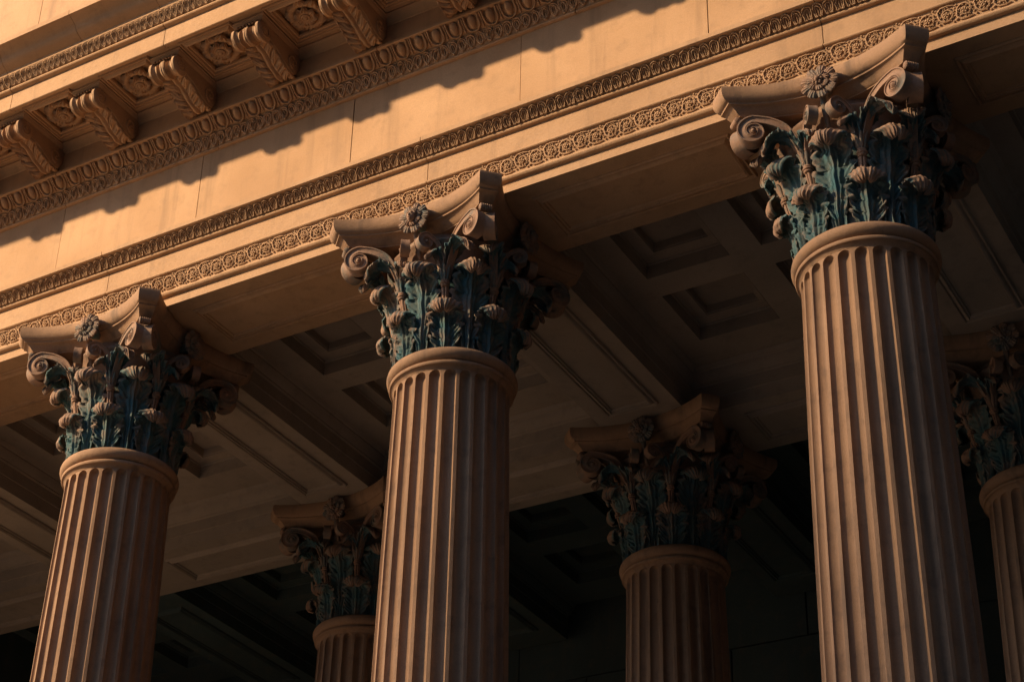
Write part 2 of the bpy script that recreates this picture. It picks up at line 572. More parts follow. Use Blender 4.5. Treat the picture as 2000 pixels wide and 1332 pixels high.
def make_fleuron(kind):
    """flower on the middle of each abacus side; faces -y, centre at the origin"""
    mb = MB()
    for R_, npet, dep, cup, ph0 in ((0.168, 9, 0.0, 0.048, 0.0), (0.100, 7, 0.026, 0.040, 0.3)):
        nr_, na_ = 12, npet * 12
        P = np.zeros((nr_, na_, 3)); Q = np.zeros_like(P)
        for j in range(na_):
            an = 2 * PI * j / na_
            c = abs(math.cos(npet * (an - ph0) / 2))            # 1 on a petal's axis, 0 in the cleft
            Rm = R_ * (0.82 + 0.18 * c ** 0.45 + 0.02 * math.cos(npet * 3 * (an - ph0)))
            for i in range(nr_):
                q = 0.12 + 0.88 * i / (nr_ - 1)
                r = Rm * q
                h = dep + cup * math.sin(PI * min(1.0, q * 0.80)) + 0.016 * (c ** 0.8 - 0.6) * q + 0.03 * max(0, q - 0.6) \
                    + 0.005 * math.cos(npet * 4 * (an - ph0)) * q
                P[i, j] = (r * math.cos(an), -h, r * math.sin(an)); Q[i, j] = (r * math.cos(an) * 0.98, -h + 0.022, r * math.sin(an) * 0.98)
        mb.grid(np.concatenate([P, Q[::-1]], 0), closed_v=True, wear=np.full((2 * nr_, na_), 0.66))
    mb.ellip((0, 0.06, 0), 0.07, 0.12, 0.07, wear=0.5)
    if kind == 'face':
        mb.ellip((0, -0.075, 0.0), 0.046, 0.045, 0.062, nu=18, nv=14, wear=0.8)
        mb.ellip((0, -0.118, -0.004), 0.010, 0.014, 0.020, wear=0.9)           # nose
        mb.ellip((0, -0.113, -0.030), 0.018, 0.010, 0.0055, wear=0.9)          # mouth
        mb.ellip((0, -0.108, -0.046), 0.014, 0.012, 0.011, wear=0.9)           # chin
        for sx in (-1, 1):
            mb.ellip((sx * 0.018, -0.112, 0.014), 0.010, 0.006, 0.005, wear=0.7)
            mb.ellip((sx * 0.018, -0.112, 0.026), 0.015, 0.007, 0.005, wear=0.8)
            mb.ellip((sx * 0.046, -0.07, 0.0), 0.008, 0.012, 0.014, wear=0.7)
        for i in range(9):
            a = PI * (0.05 + 0.9 * i / 8)
            mb.ellip((0.045 * math.cos(a), -0.085, 0.012 + 0.052 * math.sin(a)), 0.014, 0.016, 0.014, nu=8, nv=6, wear=0.6)
    else:
        mb.ellip((0, -0.07, 0), 0.030, 0.045, 0.030, wear=0.8)
        for i in range(7):
            a = 2 * PI * i / 7
            mb.ellip((0.036 * math.cos(a), -0.062, 0.036 * math.sin(a)), 0.018, 0.034, 0.018, nu=8, nv=6, wear=0.7)
    # stalk running down to the bell
    mb.tube([(0, 0.03, -0.12), (0, 0.05, -0.24), (0, 0.12, -0.38)], [0.03, 0.026, 0.022], 8, wear=0.6)
    return recalc(mb.mesh('fleuron', M_CAP, sharp=55))


# ------------------------------------------------------------------ capital
LEAF1 = make_leaf('acanthus_leaf_low', [(.545, .02), (.55, .15), (.56, .28), (.580, .39), (.620, .475), (.675, .515), (.722, .50), (.738, .455), (.722, .415), (.698, .41)],
                  [.13, .15, .165, .185, .20, .205, .185, .180, .175, .16, .13], nlobe=3, c0=0.56, seed=1, dome=0.36)
LEAF2 = make_leaf('acanthus_leaf_high', [(.555, .02), (.56, .30), (.572, .55), (.600, .73), (.650, .865), (.722, .932), (.79, .925), (.828, .870), (.815, .815), (.785, .80)],
                  [.085, .095, .11, .145, .19, .215, .215, .190, .180, .17, .135], nlobe=4, c0=0.67, seed=2, dome=0.36, base=0.12)
CALYX = make_leaf('calyx_leaf', [(0, 0), (.03, .13), (.085, .23), (.17, .29), (.27, .285), (.345, .225), (.365, .165), (.345, .13)],
                  [.04, .07, .10, .125, .125, .115, .11, .10], nlobe=3, c0=0.62, nS=64, nT=33, wrap=0, hollow=0.025, seed=3, dome=0.30, thick=0.011)
CALYX_S = make_leaf('calyx_leaf_small', [(0, 0), (.02, .11), (.06, .19), (.115, .235), (.17, .225), (.205, .18), (.195, .14)],
                    [.03, .05, .075, .09, .09, .08, .07], nlobe=2, c0=0.60, nS=52, nT=29, wrap=0, hollow=0.018, seed=4, dome=0.30, thick=0.010)


def make_corner_roll():
    mb = MB()
    pr = [(-0.062, 0.004), (-0.062, 0.022)]
    for i in range(6):
        pr += [(-0.058 + 0.02 * i, 0.030), (-0.050 + 0.02 * i, 0.037)]
    pr += [(0.062, 0.022), (0.062, 0.004)]
    th = np.linspace(0, 2 * PI, 16, endpoint=False)
    P = np.zeros((len(pr), 16, 3))
    for i, (x, r) in enumerate(pr):
        P[i, :, 0] = x; P[i, :, 1] = r * np.cos(th); P[i, :, 2] = r * np.sin(th)
    mb.grid(P, closed_v=True, wear=np.full(P.shape[:2], 0.8))
    return recalc(mb.mesh('corner_roll', M_CAP, sharp=60))


CORNER_ROLL = make_corner_roll()
RING_R, RING_Z = 0.625, 0.75
VOL = {}
for sg in (-1, 1):
    VOL[sg] = make_volute('volute', pol(sg * 22.5, 0.62), pol(sg * 40.5, 0.985), 0.80, 1.150, 0.170, 0.055, 0.075)
HEL = {}
for sg in (-1, 1):
    HEL[sg] = make_volute('helix', pol(sg * 22.5, 0.63), pol(sg * 8.6, 0.765), 0.80, 1.130, 0.108, 0.042, 0.052)


def make_cauliculus():
    mb = MB()
    for i in range(6):                                             # reeded stalk
        a = 2 * PI * i / 6
        dx, dy = 0.020 * math.cos(a), 0.020 * math.sin(a)
        mb.tube([(dx, -0.555 + dy, 0.40), (dx * 1.1, -0.578 + dy, 0.55), (dx * 1.25, -0.61 + dy * 1.1, 0.70)], 0.0125, 6, wear=1.0)
    for z, r in ((0.715, 0.036), (0.74, 0.046), (0.765, 0.036)):
        th = np.linspace(0, 2 * PI, 19)
        mb.tube([(r * math.cos(t) * .8, -0.62 + r * 0.8 * math.sin(t), z) for t in th], 0.012, 6, wear=1.0)
    mb.ellip((0, -0.62, 0.745), 0.034, 0.034, 0.05, wear=0.9)
    for i in range(8):                                             # sheath
        a = 2 * PI * i / 8
        p = [(0.024 * math.cos(a), -0.62 + 0.024 * math.sin(a), 0.77), (0.042 * math.cos(a), -0.625 + 0.04 * math.sin(a), 0.83),
             (0.058 * math.cos(a), -0.632 + 0.055 * math.sin(a), 0.885), (0.078 * math.cos(a), -0.64 + 0.075 * math.sin(a), 0.90)]
        mb.tube(p, [0.012, 0.020, 0.017, 0.006], 6, wear=0.5)
    return recalc(mb.mesh('cauliculus', M_CAP, sharp=60))


CAUL = make_cauliculus()
ABACUS = make_abacus()
FLEUR = {'bud': make_fleuron('bud'), 'face': make_fleuron('face')}


def make_bell():
    mb = MB()
    lathe(mb, [(0.42, 0.0), (0.53, 0.01), (0.53, 0.6), (0.545, 0.85), (0.585, 1.0)], 64, wear=0.25)
    lathe(mb, [(0.585, 1.0), (0.595, 1.08), (0.62, 1.16), (0.665, 1.20), (0.675, 1.225), (0.66, 1.245), (0.63, 1.25), (0.60, 1.35), (0.3, 1.35)], 64, wear=0.8)
    return recalc(mb.mesh('capital', M_CAP))


BELL = make_bell()
SHAFT, RING, BASE = make_shaft(), make_ring(), make_base()


def rotz(a): return (0, 0, a)


LEAVES1, LEAVES2 = uneven(LEAF1, 0.012, 4, 9), uneven(LEAF2, 0.014, 4, 8)
CALS, CALSS = uneven(CALYX, 0.012, 3, 9), uneven(CALYX_S, 0.008, 3, 12)


def make_column(fle):
    root = empty('column')
    link('base', BASE, root)
    link('shaft', SHAFT, root)
    link('necking_ring', RING, root)
    cap = link('capital', BELL, root)
    link('abacus', ABACUS, cap)
    for k in range(8):
        link('acanthus_leaf', random.choice(LEAVES2), cap, rot=rotz(k * PI / 4 + random.uniform(-.025, .025)))
        link('acanthus_leaf', random.choice(LEAVES1), cap, rot=rotz(k * PI / 4 + PI / 8 + random.uniform(-.03, .03)))
        link('cauliculus', CAUL, cap, rot=rotz(k * PI / 4 + PI / 8))
    for k in range(4):
        for sg in (-1, 1):
            link('volute', VOL[sg], cap, rot=rotz(k * PI / 2))
            link('helix', HEL[sg], cap, rot=rotz(k * PI / 2))
            # calyx leaves: the large one leans to the corner, the small one to the middle
            for me, az_t, r_t, z in ((random.choice(CALS), 41.5, 0.96, 0.80), (random.choice(CALSS), 9.0, 0.78, 0.80)):
                A = np.array(pol(sg * 22.5, 0.635)); B = np.array(pol(sg * az_t, r_t))
                d = B - A
                a = math.atan2(d[0], -d[1]) + k * PI / 2       # leaf faces -y; turn it towards d
                p = Matrix.Rotation(k * PI / 2, 3, 'Z') @ Vector((A[0], A[1], z))
                link('calyx_leaf', me, cap, loc=p, rot=rotz(a))
        p = Matrix.Rotation(k * PI / 2 + PI / 4, 3, 'Z') @ Vector((0, -1.10, 1.16))
        link('corner_roll', CORNER_ROLL, cap, loc=(p.x, p.y, 1.300), rot=rotz(k * PI / 2 + PI / 4))
        p = Matrix.Rotation(k * PI / 2, 3, 'Z') @ Vector((0, -0.775, 1.425))
        link('fleuron', FLEUR[fle], cap, loc=p, rot=rotz(k * PI / 2))
    return root


col_bud = make_column('bud')
col_face = make_column('face')
FRONT = 'fluted columns of the front row'
BACK = 'fluted columns of the dark rear row'
col_bud.location = (-S, 0, 0)
tag(col_bud, 'sunlit fluted column with acanthus capital, leftmost of the front row and the smallest in view', 'column', FRONT)
col_face.location = (0, 0, 0)
tag(col_face, 'sunlit fluted column with a carved face in the flower of its capital, middle of three', 'column', FRONT)
col_bud2 = make_column('bud')
c = col_bud2; c.location = (S, 0, 0); tag(c, 'large fluted column at the right with blue-green acanthus leaves, nearest of the front row', 'column', FRONT)
c = copy_tree(col_bud, loc=(-2 * S, 0, 0)); tag(c, 'fluted column of the front row standing out of view to the left', 'column', FRONT)
c = copy_tree(col_bud, loc=(2 * S, 0, 0)); tag(c, 'fluted column of the front row standing out of view to the right', 'column', FRONT)
BX = (-4.04, 0.14, 4.23)
BY = 4.6
for x, lb in zip(BX, ('dim fluted rear column, seen between the left and the middle front columns',
                      'dim fluted rear column, seen between the middle and the right front columns',
                      'dark fluted rear column cut by the right edge, beyond the large right column')):
    c = copy_tree(col_bud, loc=(x, BY, 0)); tag(c, lb, 'column', BACK)

# ------------------------------------------------------------------ entablature
ENT = empty('entablature')
tag(ENT, 'carved sandstone entablature with scroll band, plain frieze and bracketed cornice over the front columns', 'entablature')
X0, X1 = -11.0, 11.0
GAP = 0.004


def bead(cy, cz, r, a0=-PI / 2, a1=PI / 2, n=7):
    """points of a half round bulging to -y, going upwards"""
    return [(cy - r * math.cos(a), cz + r * math.sin(a)) for a in np.linspace(a0, a1, n)]


def arch_profile():
    p = [(0.54, 1.60)]
    p += [(-0.54, 1.60), (-0.54, 1.712)]
    p += bead(-0.562, 1.742, 0.028)
    p += [(-0.560, 1.775), (-0.560, 1.792), (-0.600, 1.962), (-0.606, 1.966)]
    p += bead(-0.612, 1.984, 0.017, n=6)
    p += [(-0.615, 2.004), (-0.607, 2.006), (-0.607, 2.238), (-0.620, 2.240)]
    p += bead(-0.630, 2.258, 0.019, n=6)
    p += [(-0.632, 2.281), (-0.634, 2.290), (-0.655, 2.300), (-0.685, 2.330), (-0.700, 2.374), (-0.765, 2.380), (-0.772, 2.386), (-0.772, 2.436), (-0.57, 2.452), (-0.2, 2.452)]
    p += [(0.54, 2.452)]
    return p


AP = arch_profile()
for k in range(-3, 3):
    o = MB().profile(AP, k * S + GAP, (k + 1) * S - GAP).build('architrave_block', M_WALL, ENT, sharp=30)
    recalc(o.data)
MB().box(X0, X1, -0.50, 0.50, 1.63, 2.42).build('architrave_core', M_DARK, ENT, smooth=False)

# recessed panels on the architrave soffit: a raised moulded frame round each
def soffit_frame(parent, x0, x1, y0, y1, z, mat=M_CEIL):
    """mitred picture-frame moulding hanging just below a soffit"""
    prof = [(0.0, 0.0), (0.0, 0.012), (0.010, 0.030), (0.022, 0.026), (0.028, 0.012), (0.036, 0.010), (0.056, 0.034), (0.074, 0.042), (0.080, 0.020), (0.096, 0.018), (0.105, 0.0)]
    rows = []
    for (cx, cy) in ((0, 0), (1, 0), (1, 1), (0, 1)):
        row = []
        for d, h in prof:
            x = (x0 + d) if cx == 0 else (x1 - d)
            y = (y0 + d) if cy == 0 else (y1 - d)
            row.append((x, y, z - h))
        rows.append(row)
    mb = MB(); mb.grid(np.array(rows), closed_u=True)
    o = mb.build('soffit_moulding', mat, parent, sharp=20)
    recalc(o.data)
    return o


for k in range(-3, 3):
    soffit_frame(ENT, k * S + 1.03, (k + 1) * S - 1.03, -0.355, 0.335, 1.601, M_WALL)

# frieze blocks
FJ = [1.0 + 1.98 * k for k in range(-6, 6)]
for a, b in zip(FJ[:-1], FJ[1:]):
    MB().box(a + GAP, b - GAP, -0.57 + rng.uniform(-0.0025, 0.0025), 0.3, 2.456, 3.50).build('frieze_block', M_WALL, ENT, smooth=False)
MB().box(X0, X1, -0.54, 0.50, 2.46, 3.9).build('frieze_core', M_DARK, ENT, smooth=False)


def bed_profile():
    p = [(-0.50, 3.462), (-0.588, 3.464)]
    p += bead(-0.592, 3.482, 0.017, n=6)
    p += [(-0.602, 3.503), (-0.612, 3.52), (-0.628, 3.575), (-0.648, 3.618), (-0.668, 3.632), (-0.668, 3.650), (-0.69, 3.655), (-0.74, 3.69), (-0.775, 3.735),
          (-0.785, 3.748), (-0.83, 3.750), (-0.835, 3.756), (-0.835, 3.784), (-0.80, 3.79), (-0.80, 4.04), (-0.815, 4.045), (-0.83, 4.07), (-0.87, 4.105), (-0.90, 4.115), (-0.90, 4.135), (-0.5, 4.135)]
    return p


CJ = [-4.92 + 2.18 * k for k in range(-3, 8)]
BP = bed_profile()
for a, b in zip(CJ[:-1], CJ[1:]):
    o = MB().profile(BP, a + GAP, b - GAP).build('bed_moulding_block', M_WALL, ENT, sharp=30); recalc(o.data)


def corona_profile():
    return [(-1.60, 4.132), (-1.618, 4.10), (-1.66, 4.098), (-1.665, 4.104), (-1.665, 4.330), (-1.685, 4.334)] + \
        bead(-1.695, 4.358, 0.022, n=6) + [(-1.70, 4.382), (-1.72, 4.386), (-1.745, 4.41), (-1.775, 4.46), (-1.80, 4.485), (-1.80, 4.51), (-1.0, 4.51), (-1.0, 4.20), (-1.57, 4.20), (-1.57, 4.132)]


CP = corona_profile()
for a, b in zip(CJ[:-1], CJ[1:]):
    o = MB().profile(CP, a + GAP, b - GAP).build('corona_block', M_WALL, ENT, sharp=30); recalc(o.data)


def cyma_profile():
    p = [(-1.0, 4.512), (-1.80, 4.512), (-1.805, 4.53)]
    for t in np.linspace(0, 1, 15):
        # cyma recta: hollow above, swelling below
        y = -1.81 - 0.22 * (t + math.sin(2 * PI * t) / (2 * PI) * 0.62)
        p.append((y, 4.532 + 0.165 * t))
    p += [(-2.04, 4.70), (-2.055, 4.702), (-2.055, 4.765), (-1.5, 4.83), (-1.0, 4.83)]
    return p


YP = cyma_profile()
for k in range(-7, 14):
    a = -4.92 + 1.09 * k; b = a + 1.09
    o = MB().profile(YP, a + GAP * 0.7, b - GAP * 0.7).build('cymatium_block', M_WALL, ENT, sharp=30); recalc(o.data)

# parapet standing on the cornice
PAR = empty('parapet')
tag(PAR, 'plain pale stone parapet above the cornice in the top left corner', 'parapet')
for k in range(-4, 8):
    a = -4.45 + 2.18 * k
    MB().box(a + GAP, a + 2.18 - GAP, -1.62, -1.05, 4.79, 5.02).build('plinth_block', M_WALL, PAR, smooth=False)
    MB().box(a - 0.4 + GAP, a + 1.78 - GAP, -1.56, -1.05, 5.02, 8.2).build('parapet_block', M_WALL, PAR, smooth=False)

# --------------------------------------------------- cornice soffit with coffers, rosettes and modillions
MOD_W = 0.34
MODX = [-1.735 + 1.10 * k for k in range(-6, 10)]
for x in MODX:
    cx = x - 0.53
    hwx, y0, y1 = 0.245, -1.51, -1.05
    # soffit slab pieces round the coffer
    mb = MB()
    mb.box(x - 1.08, cx - hwx, -1.575, -0.88, 4.135, 4.30)
    mb.box(cx + hwx, x + 0.02, -1.575, -0.88, 4.135, 4.30)
    mb.box(cx - hwx, cx + hwx, -1.575, y0, 4.135, 4.30)
    mb.box(cx - hwx, cx + hwx, y1, -0.88, 4.135, 4.30)
    mb.box(cx - hwx - 0.02, cx + hwx + 0.02, y0 - 0.02, y1 + 0.02, 4.175, 4.28)
    mb.build('soffit_panel', M_WALL, ENT, smooth=False)
MB().box(X0, X1, -1.56, -0.80, 4.31, 4.50).build('cornice_core', M_DARK, ENT, smooth=False)


def make_rosette():
    mb = MB()
    for layer, (npet, r0, r1, zz) in enumerate(((9, 0.07, 0.20, 0.0), (8, 0.03, 0.115, 0.022))):
        for k in range(npet):
            a0 = 2 * PI * (k + 0.5 * layer) / npet
            P = np.zeros((8, 7, 3))
            for i in range(8):
                q = i / 7
                hw = (r1 * 0.40) * math.sin(PI * (0.2 + 0.68 * q)) ** 0.8 * (0.8 if i == 7 else 1)
                for j in range(7):
                    t = -1 + j / 3
                    r = r0 + (r1 - r0) * q * (1 - 0.08 * t * t)
                    x = hw * t
                    h = zz + 0.045 * math.sin(PI * q * 0.8) + 0.012 * math.cos(3 * PI * t) * q
                    P[i, j] = (r * math.cos(a0) - x * math.sin(a0), r * math.sin(a0) + x * math.cos(a0), -h)
            mb.grid(P)
            P2 = P.copy(); P2[:, :, 2] = 0.03
            mb.add(np.concatenate([P[-1], P2[-1]]), [(j, j + 1, j + 8, j + 7) for j in range(6)])
    for r, zz, t in ((0.055, 0.05, 0.012), (0.035, 0.062, 0.012)):
        mb.tube([(r * math.cos(a), r * math.sin(a), -zz) for a in np.linspace(0, 2 * PI, 21)], t, 6)
    mb.ellip((0, 0, -0.05), 0.03, 0.03, 0.035)
    return recalc(mb.mesh('rosette', M_ORN, sharp=50))


ROS = make_rosette()


def s_profile():
    """underside of the modillion from the front roll to the wall (y, z)"""
    return spline([(-1.395, 3.975), (-1.375, 3.935), (-1.30, 3.92), (-1.20, 3.90), (-1.10, 3.85), (-1.00, 3.81), (-0.92, 3.795), (-0.86, 3.81), (-0.832, 3.86)], 34)


def make_modillion_body():
    mb = MB()
    u = s_profile()
    pts = [(-0.805, 4.078), (-1.50, 4.078)] + [(-1.50, 4.07), (-1.44, 4.06), (-1.41, 4.02)] + [tuple(p) for p in u] + [(-0.805, 3.90)]
    mb.profile(pts, -MOD_W / 2, MOD_W / 2)
    # moulded cap wrapping three sides
    prof = [(0.0, 4.072), (0.008, 4.080), (0.022, 4.092), (0.030, 4.108), (0.042, 4.112), (0.042, 4.132)]
    rows = []
    for (sx, fy) in ((-1, 0), (-1, 1), (1, 1), (1, 0)):
        row = []
        for d, z in prof:
            x = sx * (MOD_W / 2 + d)
            y = -0.83 if fy == 0 else -1.50 - d
            row.append((x, y, z))
        rows.append(row)
    mb.grid(np.array(rows))
    # side scrolls
    for sx in (-1, 1):
        for cy, cz, R in ((-1.445, 3.955, 0.098), (-0.925, 3.935, 0.095)):
            sp = []
            for i in range(40):
                a = -i / 39 * 3.6 * PI + (PI / 2 if cy < -1.2 else -PI / 2)
                r = R * math.exp(-0.16 * i / 39 * 3.6 * PI)
                sp.append((sx * (MOD_W / 2 + 0.004), cy + r * math.cos(a), cz + r * math.sin(a)))
            mb.tube(sp, [0.012 * (1 - 0.5 * i / 39) for i in range(40)], 6)
            mb.ellip((sx * (MOD_W / 2 + 0.002), cy, cz), 0.018, 0.016, 0.016, nu=10, nv=7)
    return recalc(mb.mesh('modillion', M_ORN, sharp=35))


def make_mod_roll():
    """front baluster roll of the bracket, turned about the x axis"""
    mb = MB()
    w = MOD_W / 2 + 0.006
    pr = [(-w, 0.02), (-w, 0.105), (-w + 0.010, 0.118), (-w + 0.038, 0.118), (-w + 0.048, 0.100), (-0.105, 0.084), (-0.085, 0.092)]
    for i in range(4):
        pr += [(-0.085 + 0.012 * i, 0.086), (-0.079 + 0.012 * i, 0.098)]
    pr += [(-0.034, 0.086), (-0.026, 0.104), (-0.012, 0.110), (0, 0.104)]
    pr = pr + [(-x, r) for x, r in reversed(pr[:-1])]
    th = np.linspace(0, 2 * PI, 28, endpoint=False)
    P = np.zeros((len(pr), 28, 3))
    for i, (x, r) in enumerate(pr):
        P[i, :, 0] = x; P[i, :, 1] = -1.445 + r * np.cos(th); P[i, :, 2] = 3.955 + r * np.sin(th)
    mb.grid(P, closed_v=True)
    mb.f.append(tuple(range(28))); mb.f.append(tuple((len(pr) - 1) * 28 + k for k in range(28)))
    # little leaf fringe on the top of the roll
    for i in range(7):
        x = -0.115 + 0.23 * i / 6
        mb.tube([(x, -1.485, 4.055), (x, -1.525, 4.048), (x + 0.006, -1.548, 4.02)], [0.014, 0.017, 0.008], 6)
    return recalc(mb.mesh('roll', M_ORN, sharp=40))


def make_mod_leaf():
    """acanthus leaf carved on the underside"""
    u = s_profile()
    nS, nT = len(u) * 2, 41
    u = spline(u[2:-2], nS)
    tg = np.gradient(u, axis=0); tg /= np.linalg.norm(tg, axis=1)[:, None]
    nr = np.stack([tg[:, 1], -tg[:, 0]], 1)           # outwards (down)
    if nr[nS // 2, 1] > 0: nr = -nr
    P = np.zeros((nS, nT, 3))
    for i in range(nS):
        s = i / (nS - 1)
        for j in range(nT):
            t = -1 + 2 * j / (nT - 1)
            at = abs(t)
            x = t * (MOD_W / 2 - 0.012)
            h = 0.006
            h += 0.022 * math.exp(-(t / 0.13) ** 2) - 0.012 * math.exp(-((at - 0.18) / 0.05) ** 2)
            ph = s * 6.5 + at * 1.3 + 0.25 * math.sin(9 * s)
            f = ph - math.floor(ph)
            h += (0.026 * math.sin(PI * f) ** 0.8 + 0.006 * math.cos(6 * PI * f + 8 * at)) * float(ss(0.2, 0.35, at)) * (1 - float(ss(0.93, 1.0, at)))
            h -= 0.014 * math.exp(-((f - 0.02) / 0.08) ** 2) * (0.25 < at < 0.95)
            h += 0.012 * float(ss(0.90, 0.94, at))
            h *= float(ss(0, 0.04, s)) * float(ss(1.0, 0.96, s))
            P[i, j] = (x, u[i, 0] + nr[i, 0] * h, u[i, 1] + nr[i, 1] * h)
    mb = MB(); mb.grid(P)
    # row of little curled tips at the front of the leaf
    for i in range(6):
        x = -0.10 + 0.2 * i / 5
        mb.tube([(x, -1.33, 3.935), (x, -1.375, 3.925), (x, -1.40, 3.905), (x, -1.395, 3.885)], [0.017, 0.020, 0.019, 0.010], 8)
    return recalc(mb.mesh('acanthus_leaf', M_ORN, sharp=50))


MODB, ROLL, MLEAF = make_modillion_body(), uneven(make_mod_roll(), 0.006, 3), uneven(make_mod_leaf(), 0.012, 4, 14)
for x in MODX:
    b = link('modillion', MODB, ENT, loc=(x, 0, 0))
    link('roll', random.choice(ROLL), b)
    link('acanthus_leaf', random.choice(MLEAF), b)
    link('rosette', ROS, ENT, loc=(x - 0.53, -1.28, 4.165), rot=(0, 0, random.uniform(-0.3, 0.3)), scale=(1.12, 1.12, 1.25))
    cf = soffit_frame(ENT, x - 0.53 - 0.345, x - 0.53 + 0.345, -1.595, -0.955, 4.134, M_WALL)

# --------------------------------------------------- egg and dart
E0 = Vector((0, -0.672, 3.652)); E1 = Vector((0, -0.800, 3.755))
ev = (E1 - E0); EL = ev.length; ev.normalize()
en = Vector((0, -ev.z, ev.y)).normalized()
if en.z > 0: en = -en
EP = 0.2096


def on_slope(x, a, h):
    """a: 0 bottom..1 top of the slope"""
    p = E0 + ev * (a * EL) + en * h
    return (x, p.y, p.z)


def make_egg():
    mb = MB()
    nu_, nv_ = 16, 9
    P = np.zeros((nv_, nu_, 3))
    for i in range(nv_):
        ph = PI / 2 * i / (nv_ - 1)
        for j in range(nu_):
            th = 2 * PI * j / nu_
            cx, cy = math.cos(th), math.sin(th)
            wx = 0.046 * (1 + 0.16 * cy)
            P[i, j] = on_slope(cx * math.cos(ph) * wx, 0.56 + cy * math.cos(ph) * 0.44, 0.006 + 0.046 * math.sin(ph))
    mb.grid(P, closed_v=True)
    return recalc(mb.mesh('egg', M_ORN))


def make_eggshell():
    mb = MB()
    for w, a0, r, hh in ((0.078, -0.02, 0.0115, 0.020),):
        pts = [on_slope(w * 1.0, 1.02, hh), on_slope(w * 1.0, 0.75, hh)]
        for q in np.linspace(0, PI, 15):
            pts.append(on_slope(w * math.cos(q), 0.50 - 0.50 * math.sin(q), hh))
        pts += [on_slope(-w, 0.75, hh), on_slope(-w, 1.02, hh)]
        mb.tube(pts, r, 6)
    return recalc(mb.mesh('egg_shell', M_ORN, sharp=60))


def make_dart():
    mb = MB()
    mb.tube([on_slope(0, 1.0, 0.016), on_slope(0, 0.55, 0.018), on_slope(0, 0.32, 0.016)], [0.008, 0.008, 0.006], 6)
    mb.tube([on_slope(0, 0.42, 0.016), on_slope(0, 0.28, 0.02), on_slope(0, 0.02, 0.01)], [0.003, 0.013, 0.003], 6)
    for sx in (-1, 1):
        mb.tube([on_slope(sx * 0.015, 1.0, 0.012), on_slope(sx * 0.014, 0.5, 0.012), on_slope(sx * 0.004, 0.25, 0.012)], 0.005, 5)
    return recalc(mb.mesh('dart', M_ORN, sharp=60))


EGG, SHELL, DART = uneven(make_egg(), 0.005, 4), uneven(make_eggshell(), 0.006, 4), uneven(make_dart(), 0.005, 4)
ne = 68
for i in range(ne):
    x = -1.35 + EP * (i - 34)
    link('egg', random.choice(EGG), ENT, loc=(x, 0, 0))
    link('egg_shell', random.choice(SHELL), ENT, loc=(x, 0, 0))
    link('dart', random.choice(DART), ENT, loc=(x + EP / 2, 0, 0))


# --------------------------------------------------- leaf mouldings (relief leaves set on a slope)
def make_leafmould(name, p0, p1, pitch, relief, n_nested=2, mat=M_ORN, tube=0.0085, tip=True, arch=False):
    """one heart-shaped leaf of a carved moulding, on the slope p0 (bottom) .. p1 (top), (y,z)"""
    a = Vector((0, p0[0], p0[1])); b = Vector((0, p1[0], p1[1]))
    e = b - a; Ls = e.length; e.normalize()
    n = Vector((0, -e.z, e.y))
    if n.y > 0: n = -n

    def P(x, q, h):
        v = a + e * (q * Ls) + n * h
        return (x, v.y, v.z)
    mb = MB()
    for k in range(n_nested):
        w = pitch * (0.42 - 0.17 * k)
        topq = 0.97 - 0.16 * k
        pts = []
        for q in np.linspace(0, PI, 11):
            pts.append(P(w * math.cos(q), topq - 0.30 + 0.30 * math.sin(q), relief * (1.0 + 0.3 * math.sin(q))))
        lo = [P(w * 0.95, 0.42, relief * 0.85), P(w * 0.55, 0.22, relief * 0.9), P(w * 0.18, 0.06, relief * 1.25)]
        ro = [P(-w * 0.18, 0.06, relief * 1.25), P(-w * 0.55, 0.22, relief * 0.9), P(-w * 0.95, 0.42, relief * 0.85)]
        pts = list(reversed(lo))[0:3] + pts + list(reversed(ro))[0:3]
        pts = [P(w * 0.18, 0.06, relief * 1.25), P(w * 0.55, 0.22, relief * 0.9), P(w * 0.95, 0.42, relief * 0.85)] + pts[3:14] + \
              [P(-w * 0.95, 0.42, relief * 0.85), P(-w * 0.55, 0.22, relief * 0.9), P(-w * 0.18, 0.06, relief * 1.25)]
        if arch:
            mid = pts[3:14]
            pts = [P(w * 0.72, 0.02, relief * 1.5), P(w * 0.80, 0.2, relief * 0.9), P(w * 0.95, 0.42, relief * 0.7)] + mid + \
                  [P(-w * 0.95, 0.42, relief * 0.7), P(-w * 0.80, 0.2, relief * 0.9), P(-w * 0.72, 0.02, relief * 1.5)]
            for sx in (-1, 1):
                mb.ellip(P(sx * w * 0.66, 0.03, relief * 1.3), tube * 1.5, tube * 1.3, tube * 1.5, nu=7, nv=5)
        mb.tube(pts, tube * (1 - 0.2 * k), 5)
    mb.tube([P(0, 0.75, relief * 0.7), P(0, 0.4, relief * 0.9), P(0, 0.05, relief * 1.1)], [tube * 0.5, tube * 0.8, tube], 5)
    if tip:
        mb.ellip(P(0, 0.05, relief * 1.1), pitch * 0.16, pitch * 0.12, pitch * 0.12, nu=8, nv=6)
        # dart between two leaves
        mb.tube([P(pitch * 0.5, 0.98, relief * 0.4), P(pitch * 0.5, 0.6, relief * 0.8), P(pitch * 0.5, 0.12, relief * 0.9)], [tube * 0.5, tube * 0.9, tube * 0.4], 5)
    return recalc(mb.mesh(name, mat, sharp=60))


